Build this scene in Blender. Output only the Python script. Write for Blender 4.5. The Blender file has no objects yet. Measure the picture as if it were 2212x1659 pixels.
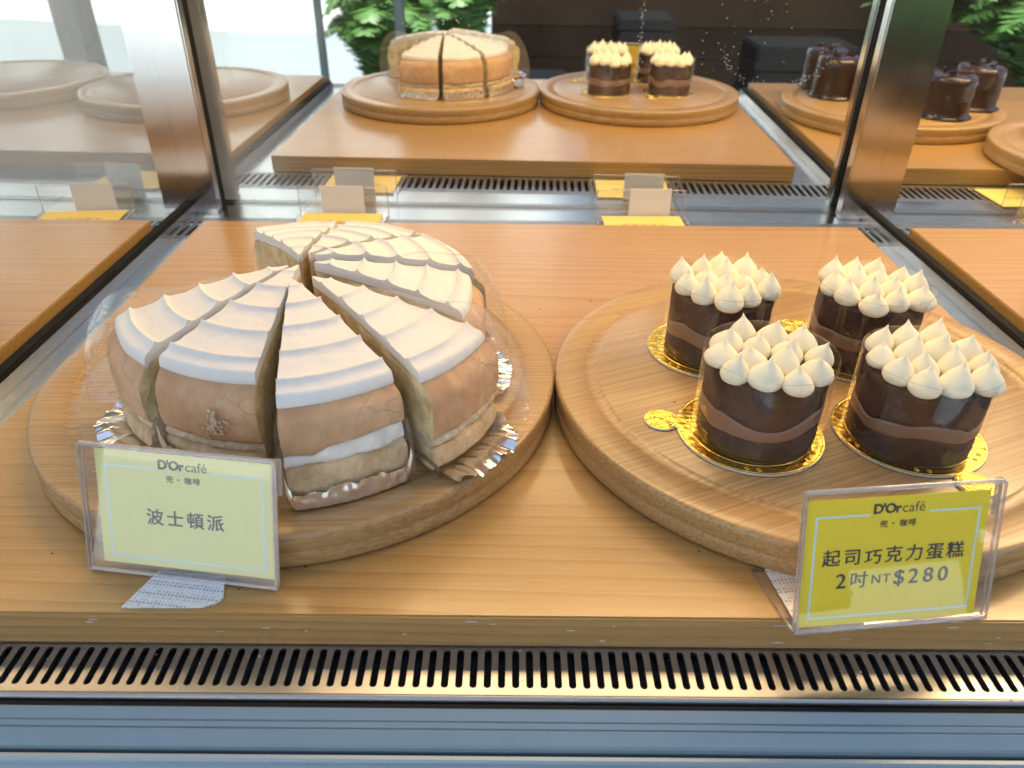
import bpy, bmesh, math, random
from mathutils import Vector, Matrix, noise
R = math.radians
random.seed(7)
S = bpy.context.scene
COL = S.collection

# ------------------------------------------------------------------ camera
CAM_H, CAM_X = 0.24603, -0.01767
PITCH, YAW, ROLL = 0.55893, 0.0027, 0.01104
cd = bpy.data.cameras.new("camera")
cam = bpy.data.objects.new("camera", cd)
COL.objects.link(cam)
fw = Vector((math.sin(YAW) * math.cos(PITCH), math.cos(YAW) * math.cos(PITCH), -math.sin(PITCH)))
rt = Vector((math.cos(YAW), -math.sin(YAW), 0))
up = rt.cross(fw)
r2 = rt * math.cos(ROLL) + up * math.sin(ROLL)
u2 = -rt * math.sin(ROLL) + up * math.cos(ROLL)
cam.matrix_world = Matrix(((r2.x, u2.x, -fw.x, CAM_X), (r2.y, u2.y, -fw.y, 0.0), (r2.z, u2.z, -fw.z, CAM_H), (0, 0, 0, 1)))
cd.sensor_width = 36.0
cd.lens = 1644.4 / 2212 * 36
cd.clip_start, cd.clip_end = 0.01, 600
cd.dof.use_dof = True
cd.dof.focus_distance = 0.40
cd.dof.aperture_fstop = 14.0
S.camera = cam

# ------------------------------------------------------------------ world, sun, lamps, exposure
SUN_EL, SUN_ROT = 62, 12
w = bpy.data.worlds.new("World")
S.world = w
w.use_nodes = True
nt = w.node_tree
sky = nt.nodes.new("ShaderNodeTexSky")
sky.sky_type = 'NISHITA'
sky.sun_disc = False
sky.dust_density = 4.5
sky.air_density = 0.9
sky.sun_elevation = R(SUN_EL)
sky.sun_rotation = R(SUN_ROT)
bg = nt.nodes["Background"]
nt.links.new(sky.outputs[0], bg.inputs[0])
bg.inputs[1].default_value = 0.15
sl = bpy.data.lights.new("sun", 'SUN')
sl.energy = 5.0
sl.angle = R(0.5)
sl.color = (1.0, 0.95, 0.88)
so = bpy.data.objects.new("sun", sl)
COL.objects.link(so)
to_sun = Vector((math.sin(R(SUN_ROT)) * math.cos(R(SUN_EL)), math.cos(R(SUN_ROT)) * math.cos(R(SUN_EL)), math.sin(R(SUN_EL))))
so.rotation_euler = to_sun.to_track_quat('Z', 'Y').to_euler()
for lx, e in ((-0.70, 0.5), (0.0, 1.25), (0.70, 2.6)):
    al = bpy.data.lights.new("case_lamp", 'AREA')
    al.shape = 'RECTANGLE'
    al.size, al.size_y = 0.56, 0.11
    al.energy = e
    al.color = (1.0, 0.66, 0.34)
    ao = bpy.data.objects.new("case_lamp", al)
    ao.location = (lx, 0.60, 0.505)
    ao.rotation_euler = (R(-12), 0, 0)
    COL.objects.link(ao)
S.view_settings.view_transform = 'Standard'
S.view_settings.look = 'None'
S.view_settings.gamma = 1
S.view_settings.use_curve_mapping = False
S.view_settings.exposure = 1.38
cy = S.cycles
cy.max_bounces = 12
cy.transparent_max_bounces = 40
cy.glossy_bounces = 6
cy.caustics_reflective = True
cy.caustics_refractive = False
cy.sample_clamp_indirect = 4.0
cy.use_denoising = True

# ------------------------------------------------------------------ materials
class NT:
    def __init__(s, name):
        s.m = bpy.data.materials.new(name)
        s.m.use_nodes = True
        s.t = s.m.node_tree
        s.p = s.t.nodes.get("Principled BSDF")
        s.out = s.t.nodes.get("Material Output")
    def n(s, kind, **kw):
        d = s.t.nodes.new("ShaderNode" + kind)
        for k, v in kw.items():
            if k in d.inputs: d.inputs[k].default_value = v
            else: setattr(d, k, v)
        return d
    def l(s, a, b): s.t.links.new(a, b)
    def math(s, op, a, b=None, clamp=False):
        d = s.t.nodes.new("ShaderNodeMath"); d.operation = op; d.use_clamp = clamp
        for i, v in enumerate((a, b)):
            if v is None: continue
            if isinstance(v, (int, float)): d.inputs[i].default_value = v
            else: s.l(v, d.inputs[i])
        return d.outputs[0]
    def coord(s, scale=(1, 1, 1), rot=(0, 0, 0)):
        tc = s.n("TexCoord"); mp = s.n("Mapping")
        mp.inputs["Scale"].default_value = scale
        mp.inputs["Rotation"].default_value = rot
        s.l(tc.outputs["Object"], mp.inputs["Vector"])
        return mp.outputs[0]
    def noise(s, vec, scale, detail=3, rough=0.5, dist=0.0):
        d = s.n("TexNoise"); d.inputs["Scale"].default_value = scale; d.inputs["Detail"].default_value = detail
        d.inputs["Roughness"].default_value = rough; d.inputs["Distortion"].default_value = dist
        s.l(vec, d.inputs["Vector"]); return d.outputs["Fac"]
    def ramp(s, fac, stops):
        d = s.n("ValToRGB"); e = d.color_ramp.elements
        while len(e) < len(stops): e.new(0.5)
        for x, (p, c) in zip(e, stops):
            x.position = p; x.color = (*c, 1)
        s.l(fac, d.inputs[0]); return d.outputs[0]
    def mixc(s, fac, a, b, blend='MIX'):
        d = s.n("Mix"); d.data_type = 'RGBA'; d.blend_type = blend
        for sock, v in ((d.inputs[0], fac), (d.inputs[6], a), (d.inputs[7], b)):
            if isinstance(v, (int, float)): sock.default_value = v
            elif isinstance(v, tuple): sock.default_value = (*v, 1)
            else: s.l(v, sock)
        return d.outputs[2]
    def bump(s, h, strength=0.3, dist=0.001):
        d = s.n("Bump"); d.inputs["Strength"].default_value = strength; d.inputs["Distance"].default_value = dist
        s.l(h, d.inputs["Height"]); s.l(d.outputs[0], s.p.inputs["Normal"]); return d
    def set(s, **kw):
        for k, v in kw.items():
            k = {"color": "Base Color", "rough": "Roughness", "metal": "Metallic", "coat": "Coat Weight", "coatr": "Coat Roughness",
                 "sss": "Subsurface Weight", "ssr": "Subsurface Scale", "spec": "Specular IOR Level", "sheen": "Sheen Weight"}.get(k, k)
            if isinstance(v, tuple): v = (*v, 1)
            if hasattr(v, "is_output") or hasattr(v, "links") and not isinstance(v, (int, float, tuple)): s.l(v, s.p.inputs[k])
            else: s.p.inputs[k].default_value = v
        return s.m

def m_pine():
    s = NT("pine_panel")
    tc = s.n("TexCoord"); sep = s.n("SeparateXYZ"); s.l(tc.outputs["Object"], sep.inputs[0])
    x, y, z = sep.outputs
    yy = s.math('ADD', y, 0.417)
    idn = s.math('FLOOR', s.math('DIVIDE', yy, 0.088))
    wn = s.n("TexWhiteNoise"); wn.noise_dimensions = '1D'; s.l(idn, wn.inputs["W"])
    sc = s.n("SeparateColor"); s.l(wn.outputs["Color"], sc.inputs[0])
    a, b, c = sc.outputs
    fr = s.math('SUBTRACT', s.math('SUBTRACT', yy, s.math('MULTIPLY', idn, 0.088)), 0.044)
    yl = s.math('ADD', fr, s.math('MULTIPLY', s.math('SUBTRACT', a, 0.5), 0.14))
    zl = s.math('ADD', z, s.math('ADD', 0.035, s.math('MULTIPLY', b, 0.06)))
    big = s.noise(s.coord((1.6, 10, 10)), 1.0, 3)
    rad = s.math('SQRT', s.math('ADD', s.math('MULTIPLY', yl, yl), s.math('MULTIPLY', zl, zl)))
    rad = s.math('ADD', rad, s.math('MULTIPLY', s.math('SUBTRACT', big, 0.5), 0.022))
    ph = s.math('MULTIPLY', rad, 1 / 0.0052)
    saw = s.math('FRACT', ph)
    ring = s.math('MULTIPLY', s.math('POWER', saw, 1.5), s.math('ADD', 0.25, s.math('MULTIPLY', s.noise(s.coord((3, 25, 25)), 1.0, 2), 1.1)))
    fine = s.noise(s.coord((14, 900, 900)), 1.0, 2)
    tint = s.noise(s.coord((2, 9, 9)), 1.0, 2)
    base = s.ramp(ring, [(0, (0.47, 0.272, 0.085)), (0.5, (0.42, 0.230, 0.066)), (1, (0.24, 0.104, 0.023))])
    base = s.mixc(s.math('MULTIPLY', s.math('SUBTRACT', fine, 0.25, clamp=True), 1.1, clamp=True), base, (0.25, 0.120, 0.035))
    base = s.mixc(s.math('MULTIPLY', s.math('ADD', c, tint), 0.22), base, (0.50, 0.31, 0.108))
    pore = s.noise(s.coord((75, 1300, 1300)), 1.0, 2, 0.5)
    pore = s.math('MULTIPLY', s.math('SUBTRACT', pore, 0.62, clamp=True), 7.0, clamp=True)
    base = s.mixc(s.math('MULTIPLY', pore, 0.45), base, (0.20, 0.085, 0.025))
    s.bump(s.math('ADD', s.math('MULTIPLY', ring, 0.5), fine), 0.12, 0.0004)
    rg = s.math('ADD', 0.30, s.math('MULTIPLY', s.noise(s.coord(), 30, 4), 0.16))
    return s.set(color=base, rough=rg, spec=0.5, coat=0.45, coatr=0.16)

def m_bamboo(name, dark=1.0):
    s = NT(name)
    fine = s.noise(s.coord((7, 700, 700)), 1.0, 2, 0.5)
    mid = s.noise(s.coord((1.2, 70, 70)), 1.0, 2)
    tc = s.n("TexCoord"); sep = s.n("SeparateXYZ"); s.l(tc.outputs["Object"], sep.inputs[0])
    idn = s.math('FLOOR', s.math('DIVIDE', sep.outputs[1], 0.019))
    wn = s.n("TexWhiteNoise"); wn.noise_dimensions = '1D'; s.l(idn, wn.inputs["W"])
    base = s.ramp(fine, [(0.33, (0.25 * dark, 0.138 * dark, 0.050 * dark)), (0.60, (0.42 * dark, 0.265 * dark, 0.108 * dark))])
    base = s.mixc(s.math('MULTIPLY', mid, 0.35), base, (0.40 * dark, 0.235 * dark, 0.09 * dark))
    base = s.mixc(s.math('MULTIPLY', wn.outputs["Value"], 0.22), base, (0.47 * dark, 0.31 * dark, 0.135 * dark))
    s.bump(fine, 0.06, 0.0002)
    return s.set(color=base, rough=0.40, coat=0.30, coatr=0.22)

def m_steel(name, base=(0.60, 0.60, 0.59), rough=0.24, axis=0):
    s = NT(name)
    sc = [500, 500, 500]; sc[axis] = 6
    f = s.noise(s.coord(tuple(sc)), 1.0, 2)
    d = s.noise(s.coord(), 14, 5, 0.6)
    rg = s.math('ADD', rough - 0.10, s.math('ADD', s.math('MULTIPLY', d, 0.06), s.math('MULTIPLY', f, 0.12 if axis == 0 else 0.03)))
    return s.set(color=s.mixc(d, base, tuple(c * 0.9 for c in base)), metal=1.0, rough=rg)

def m_plain(name, color, rough=0.5, metal=0.0, nscale=60, var=0.15, bump=0.0, **kw):
    s = NT(name)
    f = s.noise(s.coord(), nscale, 4, 0.6)
    c = s.mixc(f, color, tuple(x * (1 - var) for x in color))
    if bump: s.bump(f, bump, 0.001)
    return s.set(color=c, rough=rough, metal=metal, **kw)

def m_film(name, tint=(1, 1, 1), gain=1.6, rough=0.03, body=0.02, bodycol=(0.8, 0.8, 0.8), crinkle=0.0):
    s = NT(name)
    s.t.nodes.remove(s.p)
    fr = s.n("Fresnel"); fr.inputs[0].default_value = 1.45
    geo = s.n("NewGeometry")
    tr = s.n("BsdfTransparent"); tr.inputs[0].default_value = (*tint, 1)
    gl = s.n("BsdfGlossy"); gl.inputs["Roughness"].default_value = rough
    gl.inputs["Color"].default_value = (1, 1, 1, 1)
    if crinkle:
        bp = s.n("Bump"); bp.inputs["Strength"].default_value = crinkle; bp.inputs["Distance"].default_value = 0.002
        s.l(s.noise(s.coord(), 45, 4, 0.6, 0.6), bp.inputs["Height"]); s.l(bp.outputs[0], gl.inputs["Normal"])
    df = s.n("BsdfDiffuse"); df.inputs[0].default_value = (*bodycol, 1)
    # front and back faces of the sheet behave alike: fresnel of |cos|
    lw = s.n("LayerWeight"); lw.inputs[0].default_value = 0.35
    fac = s.math('MULTIPLY', s.math('POWER', lw.outputs["Facing"], 3.0), 0.55)
    fac = s.math('ADD', fac, 0.035 * gain, clamp=True)
    m1 = s.n("MixShader"); s.l(fac, m1.inputs[0]); s.l(tr.outputs[0], m1.inputs[1]); s.l(gl.outputs[0], m1.inputs[2])
    m2 = s.n("MixShader"); m2.inputs[0].default_value = body; s.l(m1.outputs[0], m2.inputs[1]); s.l(df.outputs[0], m2.inputs[2])
    s.l(m2.outputs[0], s.out.inputs[0])
    return s.m

def m_clear(name):
    s = NT(name); s.t.nodes.remove(s.p)
    tr = s.n("BsdfTransparent"); tr.inputs[0].default_value = (0.985, 0.995, 0.99, 1)
    s.l(tr.outputs[0], s.out.inputs[0]); return s.m

def m_mirror():
    s = NT("mirror_silver"); s.t.nodes.remove(s.p)
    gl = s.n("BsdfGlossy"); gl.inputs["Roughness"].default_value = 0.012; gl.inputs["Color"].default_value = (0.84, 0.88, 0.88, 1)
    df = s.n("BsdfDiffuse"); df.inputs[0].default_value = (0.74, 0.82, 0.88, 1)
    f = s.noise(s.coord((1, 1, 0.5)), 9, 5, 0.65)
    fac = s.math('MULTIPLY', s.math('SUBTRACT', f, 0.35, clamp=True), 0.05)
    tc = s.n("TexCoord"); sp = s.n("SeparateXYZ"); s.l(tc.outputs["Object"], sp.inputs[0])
    glass_veil = s.math('MULTIPLY', s.math('ADD', s.math('MULTIPLY', sp.outputs[0], -1.0), s.math('SUBTRACT', s.math('MULTIPLY', s.noise(s.coord((2.5, 1, 4)), 2.0, 3), 0.5), 0.40)), 1.5, clamp=True)  # front glass's street reflection, painted as a pale haze on the mirror's left
    fac = s.math('ADD', fac, s.math('MINIMUM', glass_veil, 0.42))
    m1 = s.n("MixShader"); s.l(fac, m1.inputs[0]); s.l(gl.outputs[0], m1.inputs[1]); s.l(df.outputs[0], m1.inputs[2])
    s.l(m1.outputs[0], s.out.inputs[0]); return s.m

def m_cream(name, color, nscale=220, bump=0.12, sss=0.25):
    s = NT(name)
    f = s.noise(s.coord(), nscale, 4, 0.6)
    g = s.noise(s.coord(), 28, 3)
    s.bump(f, bump, 0.0006)
    c = s.mixc(g, color, tuple(x * y for x, y in zip(color, (0.95, 0.93, 0.88))))
    s.p.inputs["Subsurface Radius"].default_value = (1.0, 0.7, 0.4)
    return s.set(color=c, rough=0.52, sss=sss, ssr=0.003, spec=0.35)

def m_skin():
    s = NT("baked_skin")
    v = s.coord()
    big = s.noise(v, 34, 5, 0.62)
    fine = s.noise(v, 420, 4, 0.6)
    wv = s.n("VectorMath"); wv.operation = 'ADD'
    nz = s.n("TexNoise"); nz.inputs["Scale"].default_value = 60; s.l(v, nz.inputs["Vector"])
    scl = s.n("VectorMath"); scl.operation = 'SCALE'; scl.inputs["Scale"].default_value = 0.02
    s.l(nz.outputs["Color"], scl.inputs[0]); s.l(v, wv.inputs[0]); s.l(scl.outputs[0], wv.inputs[1])
    vo = s.n("TexVoronoi"); vo.feature = 'DISTANCE_TO_EDGE'; vo.inputs["Scale"].default_value = 62
    s.l(wv.outputs[0], vo.inputs["Vector"])
    crack = s.math('SUBTRACT', 1.0, s.math('MULTIPLY', vo.outputs["Distance"], 30.0), clamp=True)
    msk = s.math('MULTIPLY', crack, s.math('MULTIPLY', s.math('SUBTRACT', big, 0.52, clamp=True), 6.0, clamp=True))
    base = s.ramp(big, [(0.3, (0.48, 0.28, 0.15)), (0.55, (0.58, 0.36, 0.205)), (0.75, (0.68, 0.47, 0.30))])
    base = s.mixc(s.math('MULTIPLY', s.math('SUBTRACT', s.noise(v, 150, 5, 0.7), 0.38, clamp=True), 1.3, clamp=True), base, (0.44, 0.235, 0.125))
    base = s.mixc(s.math('MULTIPLY', msk, 0.16), base, (0.20, 0.09, 0.045))
    h = s.math('SUBTRACT', s.math('ADD', s.math('MULTIPLY', big, 0.8), s.math('MULTIPLY', fine, 0.25)), s.math('MULTIPLY', msk, 0.45))
    s.bump(h, 0.6, 0.0013)
    return s.set(color=base, rough=0.6, spec=0.3, sss=0.08, ssr=0.002)

def m_crumb(name, c0, c1, scale=160, depth=0.6):
    s = NT(name)
    v = s.coord()
    vo = s.n("TexVoronoi"); vo.inputs["Scale"].default_value = scale * 2.4; s.l(v, vo.inputs["Vector"])
    f = s.noise(v, scale, 6, 0.7)
    h = s.math('ADD', f, s.math('MULTIPLY', vo.outputs["Distance"], 0.6))
    base = s.ramp(f, [(0.3, c0), (0.68, c1)])
    s.bump(h, depth, 0.0014)
    return s.set(color=base, rough=0.8, spec=0.2)

def m_foil(name, color, nscale=90, strength=0.5, rough=0.14):
    s = NT(name)
    v = s.coord()
    vo = s.n("TexVoronoi"); vo.inputs["Scale"].default_value = nscale; s.l(v, vo.inputs["Vector"])
    f = s.noise(v, nscale * 0.7, 3)
    s.bump(s.math('ADD', f, vo.outputs["Distance"]), strength, 0.0015)
    return s.set(color=color, metal=1.0, rough=rough)

def m_velcro():
    s = NT("hook_tape")
    v = s.coord()
    vo = s.n("TexVoronoi"); vo.inputs["Scale"].default_value = 620; vo.inputs["Randomness"].default_value = 0.2; s.l(v, vo.inputs["Vector"])
    c = s.ramp(vo.outputs["Distance"], [(0.2, (0.36, 0.30, 0.28)), (0.42, (0.80, 0.79, 0.80))])
    s.bump(vo.outputs["Distance"], 0.8, 0.0006)
    return s.set(color=c, rough=0.45)

def m_paper():
    s = NT("white_paper")
    s.set(color=(0.80, 0.79, 0.80), rough=0.7)
    tl = s.n("BsdfTranslucent"); tl.inputs[0].default_value = (0.8, 0.78, 0.78, 1)
    mx = s.n("MixShader"); mx.inputs[0].default_value = 0.42
    s.l(s.p.outputs[0], mx.inputs[1]); s.l(tl.outputs[0], mx.inputs[2]); s.l(mx.outputs[0], s.out.inputs[0])
    return s.m

MAT = dict(
    pine=m_pine(), bamboo=m_bamboo("bamboo_board"),
    steel=m_steel("brushed_steel"), steel_post=m_steel("post_steel", (0.64, 0.64, 0.65), 0.22, 2),
    grille=m_steel("grille_steel", (0.42, 0.41, 0.40), 0.38),
    rubber=m_plain("black_rubber", (0.010, 0.011, 0.013), 0.8, spec=0.2),
    pit=m_plain("dark_plenum", (0.02, 0.02, 0.022), 0.8, nscale=350, var=0.9, bump=0.5),
    alu=m_plain("blue_grey_aluminium", (0.17, 0.25, 0.29), 0.38, 0.2, var=0.10),
    alu2=m_plain("pale_grey_panel", (0.24, 0.32, 0.37), 0.34, 0.2, var=0.08),
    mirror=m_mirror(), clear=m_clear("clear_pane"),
    film=m_film("clear_film", gain=3.6, rough=0.06, body=0.06, crinkle=0.6), acetate=m_film("acetate_sheet", gain=1.9, rough=0.03, body=0.012, crinkle=0.05),
    filmedge=m_film("film_edge", tint=(0.90, 0.89, 0.88), gain=5.0, rough=0.12, body=0.10, bodycol=(0.75, 0.72, 0.7)),
    acrylic=m_film("acrylic_sheet", gain=1.5, rough=0.015, body=0.010), acredge=m_film("acrylic_edge", tint=(0.75, 0.73, 0.72), gain=6, rough=0.1, body=0.25, bodycol=(0.75, 0.68, 0.64)),
    meringue=m_cream("whipped_topping", (0.74, 0.735, 0.715), 260, 0.35, 0.12),
    filling_tan=m_crumb("soaked_sponge", (0.50, 0.37, 0.23), (0.76, 0.65, 0.48)), filling=m_cream("cream_filling", (0.84, 0.80, 0.74), 150, 0.6),
    frosting=m_cream("cheese_frosting", (0.86, 0.81, 0.62), 120, 0.05, 0.2),
    skin=m_skin(), crumb=m_crumb("yellow_crumb", (0.40, 0.26, 0.09), (0.86, 0.74, 0.46), 75, 1.0),
    crumb2=m_crumb("base_crumb", (0.42, 0.26, 0.12), (0.72, 0.54, 0.33), 85, 0.9),
    choc=m_crumb("chocolate_crumb", (0.007, 0.004, 0.0035), (0.085, 0.036, 0.023), 60, 1.0),
    ganache=m_plain("chocolate_cream", (0.23, 0.125, 0.082), 0.45, nscale=80, bump=0.2),
    glaze=m_plain("dark_glaze", (0.030, 0.013, 0.009), 0.18, nscale=40, bump=0.3),
    foil=m_foil("silver_foil", (0.90, 0.88, 0.85), 90, 0.22, 0.2), gold=m_foil("gold_foil", (1.0, 0.66, 0.13), 300, 0.16, 0.22),
    goldedge=m_plain("card_core", (0.62, 0.58, 0.50), 0.7),
    soft_yellow=m_plain("soft_yellow_card", (0.82, 0.62, 0.17), 0.55, var=0.05), veiled_yellow=m_plain("veiled_yellow_card", (0.76, 0.72, 0.30), 0.55, var=0.05), yellow=m_plain("yellow_card", (0.84, 0.64, 0.02), 0.55, var=0.05), pale_border=m_plain("pale_border", (0.62, 0.76, 0.74), 0.6, var=0.03),
    ink=m_plain("dark_ink", (0.045, 0.040, 0.045), 0.6, var=0.1), paper=m_paper(),
    velcro=m_velcro(), porcelain=m_plain("white_porcelain", (0.8, 0.79, 0.76), 0.15, var=0.03),
    leaf=m_plain("fern_leaf", (0.075, 0.18, 0.035), 0.45, nscale=6, var=0.5), stalk=m_plain("fern_stalk", (0.06, 0.07, 0.02), 0.6),
    concrete=m_plain("pale_concrete", (0.20, 0.235, 0.25), 0.8, nscale=1.5, var=0.22), asphalt=m_plain("street_paving", (0.42, 0.43, 0.43), 0.85, nscale=0.6, var=0.25),
    white_paint=m_plain("white_road_paint", (0.78, 0.78, 0.76), 0.7),
    plaster=m_plain('pale_plaster', (0.66, 0.67, 0.66), 0.85, nscale=0.8, var=0.12), darkwood=m_plain("dark_stained_wood", (0.012, 0.0075, 0.005), 0.95, spec=0.08, nscale=5, var=0.8), darkmetal=m_plain("dark_metal", (0.03, 0.04, 0.045), 0.45),
    brown=m_plain("brown_carton", (0.018, 0.011, 0.007), 0.95, spec=0.08, nscale=4, var=0.6), navy=m_plain("dark_crate", (0.007, 0.007, 0.008), 0.95, spec=0.08), pot=m_plain("grey_pot", (0.10, 0.10, 0.10), 0.7),
    drop=m_plain("water_drop", (0.30, 0.38, 0.43), 0.10, spec=1.0),
    speck=m_plain("cake_speck", (0.06, 0.035, 0.02), 0.8),
)

# ------------------------------------------------------------------ builders
def root(name, label, cat, loc=(0, 0, 0), rz=0.0, group=None, rot=None):
    o = bpy.data.objects.new(name, None)
    o.empty_display_size = 0.02
    COL.objects.link(o)
    o.location = loc
    o.rotation_euler = rot if rot else (0, 0, rz)
    o["label"] = label; o["category"] = cat
    if group: o["group"] = group
    return o

def tag(o, label, cat, group=None, kind=None):
    o["label"] = label; o["category"] = cat
    if group: o["group"] = group
    if kind: o["kind"] = kind
    return o

def mk(name, verts, faces, mats, parent=None, idx=None, smooth=True, loc=None):
    me = bpy.data.meshes.new(name)
    me.from_pydata([tuple(v) for v in verts], [], faces)
    for m in (mats if isinstance(mats, (list, tuple)) else [mats]):
        me.materials.append(MAT[m] if isinstance(m, str) else m)
    for i, p in enumerate(me.polygons):
        p.use_smooth = smooth if isinstance(smooth, bool) else smooth[i]
        if idx: p.material_index = idx[i]
    me.update()
    o = bpy.data.objects.new(name, me)
    COL.objects.link(o)
    if parent: o.parent = parent
    if loc: o.location = loc
    return o

class MB:
    def __init__(s): s.v, s.f, s.i, s.sm = [], [], [], []
    def add(s, v, f, mi=0, smooth=False):
        b = len(s.v); s.v += [tuple(x) for x in v]
        s.f += [tuple(b + k for k in q) for q in f]
        s.i += [mi] * len(f); s.sm += [smooth] * len(f)
    def box(s, lo, hi, mi=0, bev=0.0, mat=None):
        bm = bmesh.new(); bmesh.ops.create_cube(bm, size=1)
        for v in bm.verts:
            v.co = Vector([lo[k] + (v.co[k] + 0.5) * (hi[k] - lo[k]) for k in range(3)])
        if bev: bmesh.ops.bevel(bm, geom=bm.edges[:], offset=bev, segments=2, affect='EDGES')
        if mat: bmesh.ops.transform(bm, matrix=mat, verts=bm.verts[:])
        bm.verts.index_update()
        s.add([v.co.copy() for v in bm.verts], [[v.index for v in f.verts] for f in bm.faces], mi, False); bm.free()
    def extrude(s, poly, x0, x1, mi=0, smooth=False):      # poly of (y,z), swept along x
        n = len(poly)
        v = [(x0, *p) for p in poly] + [(x1, *p) for p in poly]
        f = [(i, (i + 1) % n, n + (i + 1) % n, n + i) for i in range(n)]
        s.add(v, f, mi, smooth); s.add(v, [tuple(range(n))[::-1], tuple(range(n, 2 * n))], mi)
    def lathe(s, prof, n=64, mi=0, c=(0, 0, 0), lean=(0, 0)):
        v = []
        for k in range(n):
            a = 2 * math.pi * k / n
            for r, z in prof: v.append((c[0] + r * math.cos(a) + lean[0] * z * z, c[1] + r * math.sin(a) + lean[1] * z * z, c[2] + z))
        m = len(prof)
        f = [(k * m + j, ((k + 1) % n) * m + j, ((k + 1) % n) * m + j + 1, k * m + j + 1) for k in range(n) for j in range(m - 1)]
        s.add(v, f, mi, True)
    def tube(s, pts, r, n=8, mi=0):
        v = []; pts = [Vector(p) for p in pts]
        rs = r if isinstance(r, (list, tuple)) else [r] * len(pts)
        for i, p in enumerate(pts):
            t = (pts[min(i + 1, len(pts) - 1)] - pts[max(i - 1, 0)]).normalized()
            a = t.orthogonal().normalized(); b = t.cross(a)
            for k in range(n):
                q = 2 * math.pi * k / n; v.append(p + (a * math.cos(q) + b * math.sin(q)) * rs[i])
        f = [(i * n + k, i * n + (k + 1) % n, (i + 1) * n + (k + 1) % n, (i + 1) * n + k) for i in range(len(pts) - 1) for k in range(n)]
        s.add(v, f, mi, True); s.add(v, [tuple(range(n))[::-1], tuple(range(len(v) - n, len(v)))], mi)
    def build(s, name, mats, parent=None, loc=None):
        return mk(name, s.v, s.f, mats, parent, s.i, s.sm, loc)

def copy_tree(o, parent=None):
    c = o.copy(); COL.objects.link(c)
    if parent: c.parent = parent
    for ch in [x for x in bpy.data.objects if x.parent == o]: copy_tree(ch, c)
    return c

def text_mesh(txt, size, bold=0.0, align='CENTER', spacing=1.0):
    cu = bpy.data.curves.new("text", 'FONT')
    cu.body = txt; cu.size = size; cu.align_x = align; cu.align_y = 'CENTER'
    cu.offset = bold * size; cu.space_character = spacing; cu.resolution_u = 3
    cu.fill_mode = 'FRONT'
    o = bpy.data.objects.new("text", cu); COL.objects.link(o)
    bpy.context.view_layer.update()
    dg = bpy.context.evaluated_depsgraph_get()
    me = bpy.data.meshes.new_from_object(o.evaluated_get(dg))
    v = [x.co.copy() for x in me.vertices]; f = [tuple(p.vertices) for p in me.polygons]
    bpy.data.objects.remove(o); bpy.data.curves.remove(cu); bpy.data.meshes.remove(me)
    return v, f

def strokes(paths, size, wd):
    """a character drawn as strokes on a unit square"""
    v, f = [], []
    for pth in paths:
        for (x0, y0), (x1, y1) in zip(pth, pth[1:]):
            d = Vector((x1 - x0, y1 - y0)); L = d.length; d /= L; n = Vector((-d.y, d.x)) * wd / 2
            a = Vector((x0, y0)) - d * wd * 0.35; c = Vector((x1, y1)) + d * wd * 0.35
            k = len(v); zz = 0.000002 * (k // 4)
            v += [Vector((*((q - Vector((0.5, 0.5))) * size), zz)) for q in (a - n, c - n, c + n, a + n)]
            f.append((k, k + 1, k + 2, k + 3))
    return v, f
QIAO = [[(0.08, 0.80), (0.40, 0.80)], [(0.24, 0.80), (0.24, 0.30)], [(0.06, 0.24), (0.42, 0.34)],
        [(0.46, 0.86), (0.94, 0.86)], [(0.66, 0.86), (0.56, 0.56)], [(0.56, 0.56), (0.90, 0.56)], [(0.90, 0.56), (0.86, 0.22)], [(0.86, 0.22), (0.79, 0.12), (0.66, 0.14)]]

def slab(poly, z0, z1):
    n = len(poly)
    v = [(x, y, z0) for x, y in poly] + [(x, y, z1) for x, y in poly]
    f = [tuple(range(n))[::-1], tuple(range(n, 2 * n))] + [(i, (i + 1) % n, n + (i + 1) % n, n + i) for i in range(n)]
    return v, f

def nz(*p): return noise.noise(Vector(p))

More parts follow.
